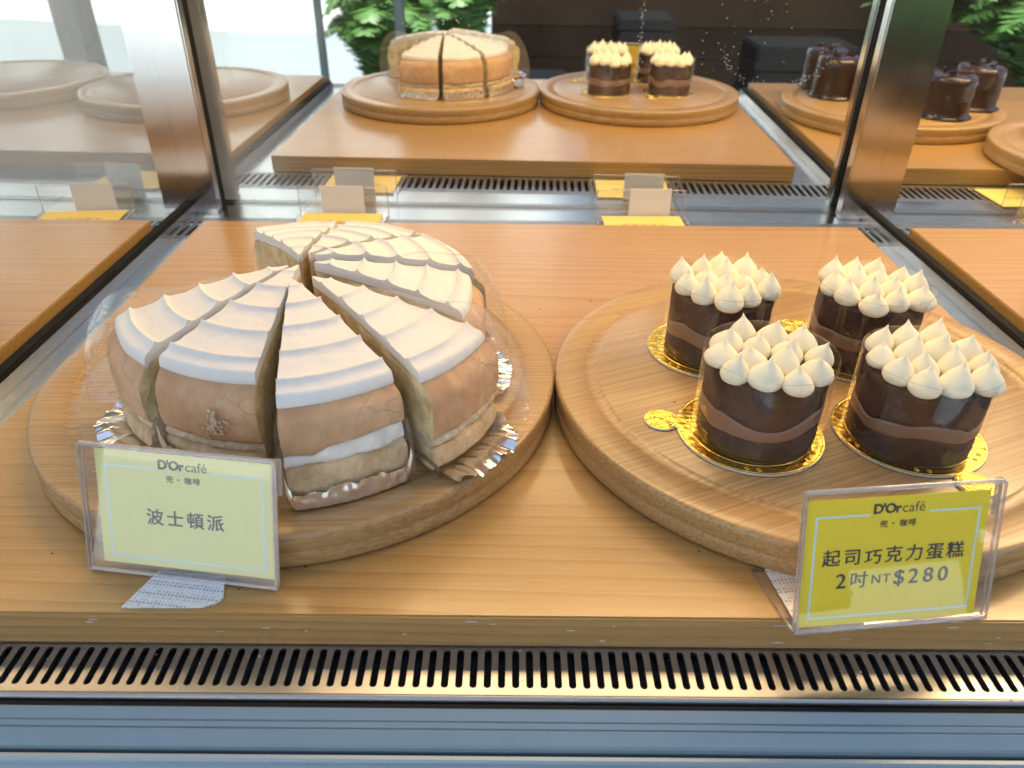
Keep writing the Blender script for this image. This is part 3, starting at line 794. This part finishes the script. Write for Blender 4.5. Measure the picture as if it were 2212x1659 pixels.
def choc_cake(label, x, y, rz, sd):
    t = root("chocolate_cake", label, "cake", (x, y, 0.0216), rz, "small chocolate cakes with cream peaks")
    b1 = lambda a: 0.0130 + 0.0046 * nz(math.cos(a) * 1.3, math.sin(a) * 1.3, sd) + 0.0010 * nz(math.cos(a) * 4, math.sin(a) * 4, sd)
    b2 = lambda a: b1(a) + 0.0078 + 0.0044 * nz(math.cos(a) * 1.5 + 9, math.sin(a) * 1.5, sd)
    r = 0.0290
    ring_shell("lower_sponge", lambda a: 0.0004, b1, r, "choc", t, sd, 0.0007)
    ring_shell("cream_layer", lambda a: b1(a) + 0.0001, b2, r + 0.0003, "ganache", t, sd + 5, 0.0003)
    ring_shell("upper_sponge", lambda a: b2(a) + 0.0001, lambda a: 0.0378 + 0.0003 * nz(a, sd, 0), r, "choc", t, sd + 9, 0.0007)
    rnd = random.Random(int(sd * 10))
    rows = [(-0.0205, 3), (-0.0072, 4), (0.0066, 4), (0.0200, 3)]
    k = 0
    for yy, n in rows:
        for i in range(n):
            o = bpy.data.objects.new("cream_peak", PEAKS[rnd.randrange(5)]); COL.objects.link(o); o.parent = t
            xx = (i - (n - 1) / 2) * 0.0143 + rnd.uniform(-0.0007, 0.0007)
            o.location = (xx, yy + rnd.uniform(-0.0007, 0.0007), 0.0372)
            s_ = rnd.uniform(0.88, 1.10); o.scale = (s_, s_, rnd.uniform(0.82, 1.08)); o.rotation_euler = (rnd.uniform(-0.10, 0.10), rnd.uniform(-0.10, 0.10), rnd.random() * 6.28); k += 1
    # acetate collar: an open sheet rolled round the cake, its ends overlapping
    v, f, idx = [], [], []
    n = 90; H = 0.0455
    for k in range(n + 1):
        a = 2 * math.pi * 1.06 * k / n + R(60)
        rr = 0.0312 + 0.0010 * k / n + 0.00015 * math.sin(3 * a + sd)
        for z in (0.0003, H * 0.25, H * 0.5, H * 0.75, H - 0.0004, H): v.append((rr * math.cos(a), rr * math.sin(a), z))
    for k in range(n):
        for j in range(5):
            f.append((k * 6 + j, (k + 1) * 6 + j, (k + 1) * 6 + j + 1, k * 6 + j + 1)); idx.append(1 if j == 4 else 0)
    mk("plastic_collar", v, f, ["acetate", "filmedge"], t, idx)
    return t

def gold_card(label, x, y, rz, tab=True):
    t = root("gold_cake_card", label, "cake card", (x, y, 0.0203), rz, "gold cards under the small cakes")
    def disc(mb, cx, r, z0, th, n=96):
        mb.lathe([(0.0, z0 + th), (r - 0.0003, z0 + th)], n, 0, (cx, 0, 0))
        mb.lathe([(r - 0.0003, z0 + th), (r, z0 + th - 0.0003), (r, z0 + 0.0001), (0, z0 + 0.0001)], n, 1, (cx, 0, 0))
    b = MB(); disc(b, 0, 0.0368, 0, 0.0011)
    for rr in (0.0300, 0.0355):
        b.lathe([(rr - 0.0002, 0.0011), (rr - 0.0001, 0.00128), (rr + 0.0002, 0.00128), (rr + 0.0003, 0.0011)], 96)
    rnd = random.Random(int(x * 9999))
    for q in range(6):       # pressed swirls between the words
        aa = 2 * math.pi * (q + 0.5) / 6
        for dd in (-0.085, 0.085):
            pts = [(0.0329 * math.cos(aa + dd) + (0.0003 + 0.0012 * u / 14) * math.cos(u * 0.9), 0.0329 * math.sin(aa + dd) + (0.0003 + 0.0012 * u / 14) * math.sin(u * 0.9), 0.0012) for u in range(15)]
            b.tube(pts, 0.00016, 5)
    b.build("card_disc", ["gold", "goldedge"], t)
    b = MB()
    for q in range(6):
        a0 = 2 * math.pi * q / 6
        word = "Delicious"
        for i, ch in enumerate(word):
            v, f = text_mesh(ch, 0.0042, 0.01)
            aa = a0 + (i - 4) * 0.068 * (0.8 if ch in "li" else 1.0)
            M_ = Matrix.Rotation(aa, 4, 'Z') @ Matrix.Translation((0.0329, 0, 0.0012)) @ Matrix.Rotation(R(90), 4, 'Z')
            b.add([M_ @ p for p in v], f, 0)
    b.build("embossed_words", "gold", t)
    if tab:
        b = MB(); disc(b, -0.0440, 0.0092, -0.00005, 0.00105, 48)
        for rr in (0.0022, 0.0042, 0.0062, 0.0082): b.lathe([(rr - 0.0003, 0.00100), (rr - 0.0001, 0.0013), (rr + 0.0001, 0.0013), (rr + 0.0003, 0.00100)], 48, 0, (-0.0440, 0, 0))
        b.build("pull_tab", ["gold", "goldedge"], t)
    return t
for lab, clab, cx, cy_, gx, gy, rz, grz, sd in (
    ("small chocolate cake at the back left of the four, behind the front left one", "gold card under the back left small cake", 0.1055, 0.4045, 0.1022, 0.4035, 0.5, 2.3, 1.3),
    ("small chocolate cake at the back right, beside the right edge of the board", "gold card under the back right small cake, its tab showing behind", 0.1905, 0.4005, 0.1905, 0.3985, 0.25, -0.9, 2.9),
    ("front left small chocolate cake, standing by the gold tab", "gold card under the front left small cake with its round tab at left", 0.1075, 0.3190, 0.1045, 0.3175, -0.35, -0.20, 4.4),
    ("front right small chocolate cake, nearest the bright yellow price sign", "gold card under the front right small cake by the yellow sign", 0.1835, 0.3150, 0.1850, 0.3175, 0.12, 1.9, 6.2)):
    choc_cake(lab, cx, cy_, rz, sd); gold_card(clab, gx, gy, grz)

# dark glazed cakes of the right bay (seen in the mirror)
def glazed(label, x, y, hgt, sd):
    b = MB(); n = 48; v, f = [], []
    prof = [(0.0, 0.0), (0.033, 0.0), (0.0345, 0.001), (0.031, 0.0025), (0.0300, 0.006)] + [(0.0298, 0.006 + (hgt - 0.012) * k / 8) for k in range(1, 9)] + [(0.0285, hgt - 0.002), (0.024, hgt), (0.012, hgt + 0.001), (0.0, hgt)]
    for k in range(n):
        a = 2 * math.pi * k / n
        for r, z in prof:
            d = 0.0016 * nz(math.cos(a) * 2, math.sin(a) * 2, z * 110 + sd) * min(1, r / 0.02)
            zz = z + (0.0035 * abs(nz(r * 90 * math.cos(a), r * 90 * math.sin(a), sd)) if z > hgt - 0.004 else 0)
            v.append(((r + d) * math.cos(a), (r + d) * math.sin(a), zz))
    m = len(prof)
    b.add(v, [(k * m + j, ((k + 1) % n) * m + j, ((k + 1) % n) * m + j + 1, k * m + j + 1) for k in range(n) for j in range(m - 1)], 0, True)
    t = root("glazed_cake", label, "cake", (x, y, 0.0204), 0, "dark glazed cakes in the right bay")
    b.build("glaze", "glaze", t)
    c = MB()
    for q in range(3):
        aa = q * 2.1 + sd
        c.box((-0.006, -0.0012, 0), (0.006, 0.0012, 0.005), 0, 0.0004, Matrix.Translation((0.012 * math.cos(aa), 0.012 * math.sin(aa), hgt + 0.002)) @ Matrix.Rotation(aa + 0.6, 4, 'Z') @ Matrix.Rotation(0.5, 4, 'X'))
    c.build("chocolate_curl", "glaze", t)
glazed("dark glazed cake seen in the mirror left of the right steel post", 0.421, 0.400, 0.052, 0.3)
glazed("dark glazed cake mirrored just behind the one left of the right post", 0.424, 0.337, 0.052, 1.7)
glazed("dark glazed cake seen in the mirror directly right of the right post", 0.527, 0.506, 0.050, 2.2)
glazed("dark glazed cake mirrored behind the pair right of the right post", 0.505, 0.430, 0.050, 3.8)
glazed("dark glazed cake mirrored furthest right, beside the empty part of its board", 0.588, 0.453, 0.052, 5.1)
b = MB(); b.lathe([(0, 0.001), (0.045, 0.001), (0.05, 0.003), (0.082, 0.010), (0.088, 0.0125), (0.089, 0.0115), (0.083, 0.008), (0.052, 0), (0, 0)], 64)
tag(b.build("white_plate", "porcelain", None, (0.668, 0.632, 0.0204)), "white plate seen in the mirror at the right edge", "plate")

# ------------------------------------------------------------------ price signs
def card_print(parent, W, H, cx, cy, zf, main, right, paperm="yellow"):
    """card sheet plus border and lettering, in the sign's face plane (x right, y up, z out)"""
    b = MB(); b.box((cx - W / 2, cy - H / 2, zf - 0.00025), (cx + W / 2, cy + H / 2, zf))
    card = b.build("card", "yellow" if right else "veiled_yellow", parent)  # left card paled: the reflection over it is painted into its yellow
    z = zf + 0.00006
    b = MB(); t = 0.0009
    x0, x1, y0, y1 = cx - W * 0.448, cx + W * 0.455, cy - H * 0.44, cy + H * 0.375
    g = 0.155 * W
    def bar(a, bb, c, d): b.add([(a, bb, z), (c, bb, z), (c, d, z), (a, d, z)], [(0, 1, 2, 3)])
    bar(x0, y0, x1, y0 + t); bar(x0, y0 + t, x0 + t, y1); bar(x1 - t, y0 + t, x1, y1)
    bar(x0 + t, y1 - t, cx - g, y1); bar(cx + g + 0.001, y1 - t, x1 - t, y1)
    b.build("border_line", "pale_border", card)
    b = MB()
    def put(txt, x, y, size, bold=0.0, sp=1.0):
        v, f = strokes(QIAO, size * 0.96, 0.085) if txt == "巧" else text_mesh(txt, size, bold, 'CENTER', sp)
        for n_, dx in enumerate((-0.5, 0, 0.5) if txt not in ("café",) else (0,)): b.add([(p.x + x + dx * size * 0.035, p.y + y + (dx * size * 0.02), z + 0.00002 * n_) for p in v], f)
    put("D'Or", cx - 0.0050 * W / 0.077, cy + H * 0.405, 0.0056, 0.028, 0.92)
    put("café", cx + 0.0062 * W / 0.077, cy + H * 0.405, 0.0060, 0.0, 1.02)
    for i, ch in enumerate(("兜", "・", "咖", "啡")):
        put(ch, cx + (-0.0057, -0.0018, 0.0024, 0.0061)[i] * 1.0, cy + H * 0.285, 0.0033, 0.006)
    for txt, yy, xs, size, bold in main:
        for ch, x in zip(txt, xs): put(ch, cx + x, cy + yy * H, size * (0.70 if ch in "NT" else 1.18 if ch in "$280" else 1.0) , bold)
    b.build("lettering", "ink", card)
    return card

def holder(t, W, H, back, front=False):
    b = MB()
    def sheet(x0, x1, y0, y1, z0, z1):
        b.box((x0, y0, z0), (x1, y1, z1), 0)
        e = 0.0002
    sheet(-W / 2, W / 2, 0, H, 0.0012, 0.0020); sheet(-W / 2, W / 2, 0.0, H, -0.0012, -0.0004)
    b.build("acrylic_holder", "acrylic", t)
    b = MB()
    b.tube([(-W / 2, H, 0.0004), (W / 2, H, 0.0004)], 0.0011, 8); b.tube([(-W / 2, 0.0, 0.0006), (W / 2, 0.0, 0.0006)], 0.0010, 8)
    for sx in (-W / 2, W / 2):
        b.box((sx - 0.0003, 0, 0.0010), (sx + 0.0003, H, 0.0022)); b.box((sx - 0.0003, 0, -0.0014), (sx + 0.0003, H, -0.0003))
    # folded return at the back of the top edge
    b.box((W / 2 - 0.001, H - 0.016, -0.0030), (W / 2 + 0.0018, H, -0.0024)); b.box((-W / 2 - 0.0003, H - 0.014, -0.0030), (-W / 2 + 0.006, H - 0.0135, -0.0022))
    b.build("acrylic_edge", "acredge", t)

def face_matrix(bl, br, tilt):
    X = Vector((br[0] - bl[0], br[1] - bl[1], br[2] - bl[2])); W = X.length; X.normalize()
    out = Vector((X.y, -X.x, 0)).normalized()          # horizontal, towards the viewer
    Z0 = X.cross(out); Z0 = Z0 if Z0.z > 0 else -Z0
    Y = (Z0 * math.cos(tilt) - out * math.sin(tilt)).normalized()
    N = X.cross(Y)
    c = (Vector(bl) + Vector(br)) / 2
    return Matrix(((X.x, Y.x, N.x, c.x), (X.y, Y.y, N.y, c.y), (X.z, Y.z, N.z, c.z), (0, 0, 0, 1))), W

def sign(label, bl, br, tilt, H, cardW, cardx, cardy, main, right):
    M_, W = face_matrix(bl, br, tilt)
    t = root("price_sign", label, "price sign", group=None)
    t.matrix_world = M_
    holder(t, W, H, True)
    card_print(t, cardW, H - 0.0055, cardx, cardy, 0.0006, main, right)
    return t, M_, W
xs4 = [(-1.5 + i) * 0.0089 for i in range(4)]
tl, ML, WL = sign("yellow price sign with a painted pale reflection, reading 波士頓派 in front of the sliced cake", (-0.1985, 0.2380, 0.0014), (-0.1150, 0.2270, 0.0012), R(17), 0.0572, 0.0765, 0.0026, 0.0300, [("波士頓派", -0.065, xs4, 0.0078, 0.006)], False)
xs7 = [(-3 + i) * 0.0086 for i in range(7)]
xl2 = [-0.0210, -0.0136, -0.0064, -0.0020, 0.0033, 0.0093, 0.0156, 0.0218]
trr, MR, WR = sign("bright yellow price sign reading 2吋 NT$280 before the small cakes", (0.0968, 0.2062, 0.0012), (0.1772, 0.2152, 0.0012), R(17), 0.0600, 0.0752, -0.0020, 0.0293, [("起司巧克力蛋糕", 0.035, xs7, 0.0076, 0.004), ("2吋NT$280", -0.15, xl2, 0.0078, 0.0)], True)
# bases
def world_part(name, verts, faces, mats, t, idx=None):
    inv = t.matrix_world.inverted()
    return mk(name, [inv @ Vector(v) for v in verts], faces, mats, t, idx, False)
v, f = slab([(-0.1765, 0.2160), (-0.1440, 0.2165), (-0.1390, 0.2185), (-0.1365, 0.2215), (-0.1395, 0.2330), (-0.1690, 0.2365)], 0.0002, 0.0012); world_part("hook_tape", v, f, "velcro", tl)
v, f = slab([(-0.1680, 0.2342), (-0.1375, 0.2306), (-0.1350, 0.2290), (-0.1665, 0.2325)], 0.0014, 0.0018); world_part("paper_strip", v, f, "paper", tl)
v, f = slab([(0.0968, 0.2070), (0.1800, 0.2163), (0.1758, 0.2480), (0.0890, 0.2400)], 0.0002, 0.0010); world_part("acrylic_base", v, f, "acrylic", trr)
v, f = slab([(0.0990, 0.2095), (0.1300, 0.2130), (0.1265, 0.2450), (0.0945, 0.2400)], 0.0011, 0.0017); world_part("hook_tape", v, f, "velcro", trr)
b = MB(); b.tube([(0.0968, 0.2070, 0.0006), (0.0890, 0.2400, 0.0006), (0.1758, 0.2480, 0.0006)], 0.0006, 6)
inv = trr.matrix_world.inverted(); b.v = [inv @ Vector(v) for v in b.v]; b.build("base_edge", "acredge", trr)

def rear_sign(label, cx, wx0, wx1, rz=0.0, lift=0.0):
    """a sign tipped on its back: the card lies on the steel ledge, its base flap stands up towards the mirror"""
    t = root("tipped_price_sign", label, "price sign", (cx, 0.7450, FZ + 0.0006), rz, "signs tipped over behind the boards")
    b = MB(); b.box((-0.0445, -0.064, 0), (0.0445, -0.0005, 0.0008), 0); b.box((-0.0445, 0.0, 0), (0.0445, 0.0008, 0.0265), 0); b.build("acrylic_holder", "acrylic", t)
    b = MB()
    b.tube([(-0.0445, 0.0004, 0.0265), (0.0445, 0.0004, 0.0265)], 0.0005, 6); b.tube([(-0.0445, -0.0646, 0.0005), (0.0445, -0.0646, 0.0005)], 0.0005, 6)
    for sx in (-0.0445, 0.0445): b.tube([(sx, -0.064, 0.0006), (sx, 0.0, 0.0006), (sx, 0.0004, 0.0265)], 0.0005, 6)
    b.build("acrylic_edge", "acredge", t)
    b = MB(); b.box((-0.0395, -0.060, 0.0010), (0.0395, -0.0035, 0.0013)); card = b.build("card", "soft_yellow", t)
    b = MB()
    for ch, x in zip("起司巧克力", [(-2 + i) * 0.009 for i in range(5)]):
        v, f = text_mesh(ch, 0.008); b.add([(p.x + x, p.y - 0.030, 0.00136) for p in v], f)
    b.build("lettering", "ink", card)
    b = MB(); b.box((wx0 - cx, -0.0012, 0.0008), (wx1 - cx, -0.0002, 0.0285)); b.build("white_tape", "paper", t)
    return t
rear_sign("tipped yellow sign with white tape behind the sliced cake", -0.187, -0.2085, -0.1660)
rear_sign("tipped yellow sign with white tape behind the small chocolate cakes", 0.112, 0.1000, 0.1415, 0.02)
rear_sign("tipped yellow sign with white tape behind the left bay's board", -0.4450, -0.4570, -0.4170, 0.10)
rear_sign("tipped yellow sign with white tape at the right edge behind the right bay's board", 0.5400, 0.5230, 0.5660, -0.08)

# ------------------------------------------------------------------ crumbs
b = MB(); rnd = random.Random(11)
for k in range(46):
    x, y = rnd.uniform(-0.26, 0.27), rnd.uniform(0.217, 0.55)
    on = min(math.hypot(x + 0.1355, y - 0.3790), math.hypot(x - 0.1508, y - 0.3710))
    if 0.111 < on < 0.141 or math.hypot(x - PC.x, y - PC.y) < 0.113: continue
    r = rnd.uniform(0.0002, 0.00065)
    bm = bmesh.new(); bmesh.ops.create_icosphere(bm, subdivisions=1, radius=r)
    z = (0.02 if on < 0.111 else 0.0) + r * 0.5
    b.add([(v.co.x * rnd.uniform(0.7, 1.5) + x, v.co.y + y, v.co.z * 0.6 + z) for v in bm.verts], [[q.index for q in f.verts] for f in bm.faces]); bm.free()
o = b.build("crumbs", "speck"); o["kind"] = "stuff"; o["label"] = "dark cake crumbs scattered on the boards"; o["category"] = "crumbs"

b = MB(); rnd = random.Random(21)
for k in range(34):
    x = rnd.uniform(-0.22, 0.24); r = rnd.uniform(0.00018, 0.0005)
    y, z = (rnd.uniform(0.1895, 0.2120), FZ + r * 0.4) if k < 16 else (0.2131, rnd.uniform(-0.014, -0.002))
    bm = bmesh.new(); bmesh.ops.create_icosphere(bm, subdivisions=1, radius=r)
    sx = rnd.uniform(0.8, 1.6) if k < 16 else rnd.uniform(2, 9)
    b.add([(v.co.x * sx + x, v.co.y * (1 if k < 16 else 0.6) + y, v.co.z * 0.6 + z) for v in bm.verts], [[q.index for q in f.verts] for f in bm.faces]); bm.free()
o = b.build("white_crumbs", "paper"); o["kind"] = "stuff"; o["label"] = "tiny white specks on the front grille and board edge"; o["category"] = "crumbs"
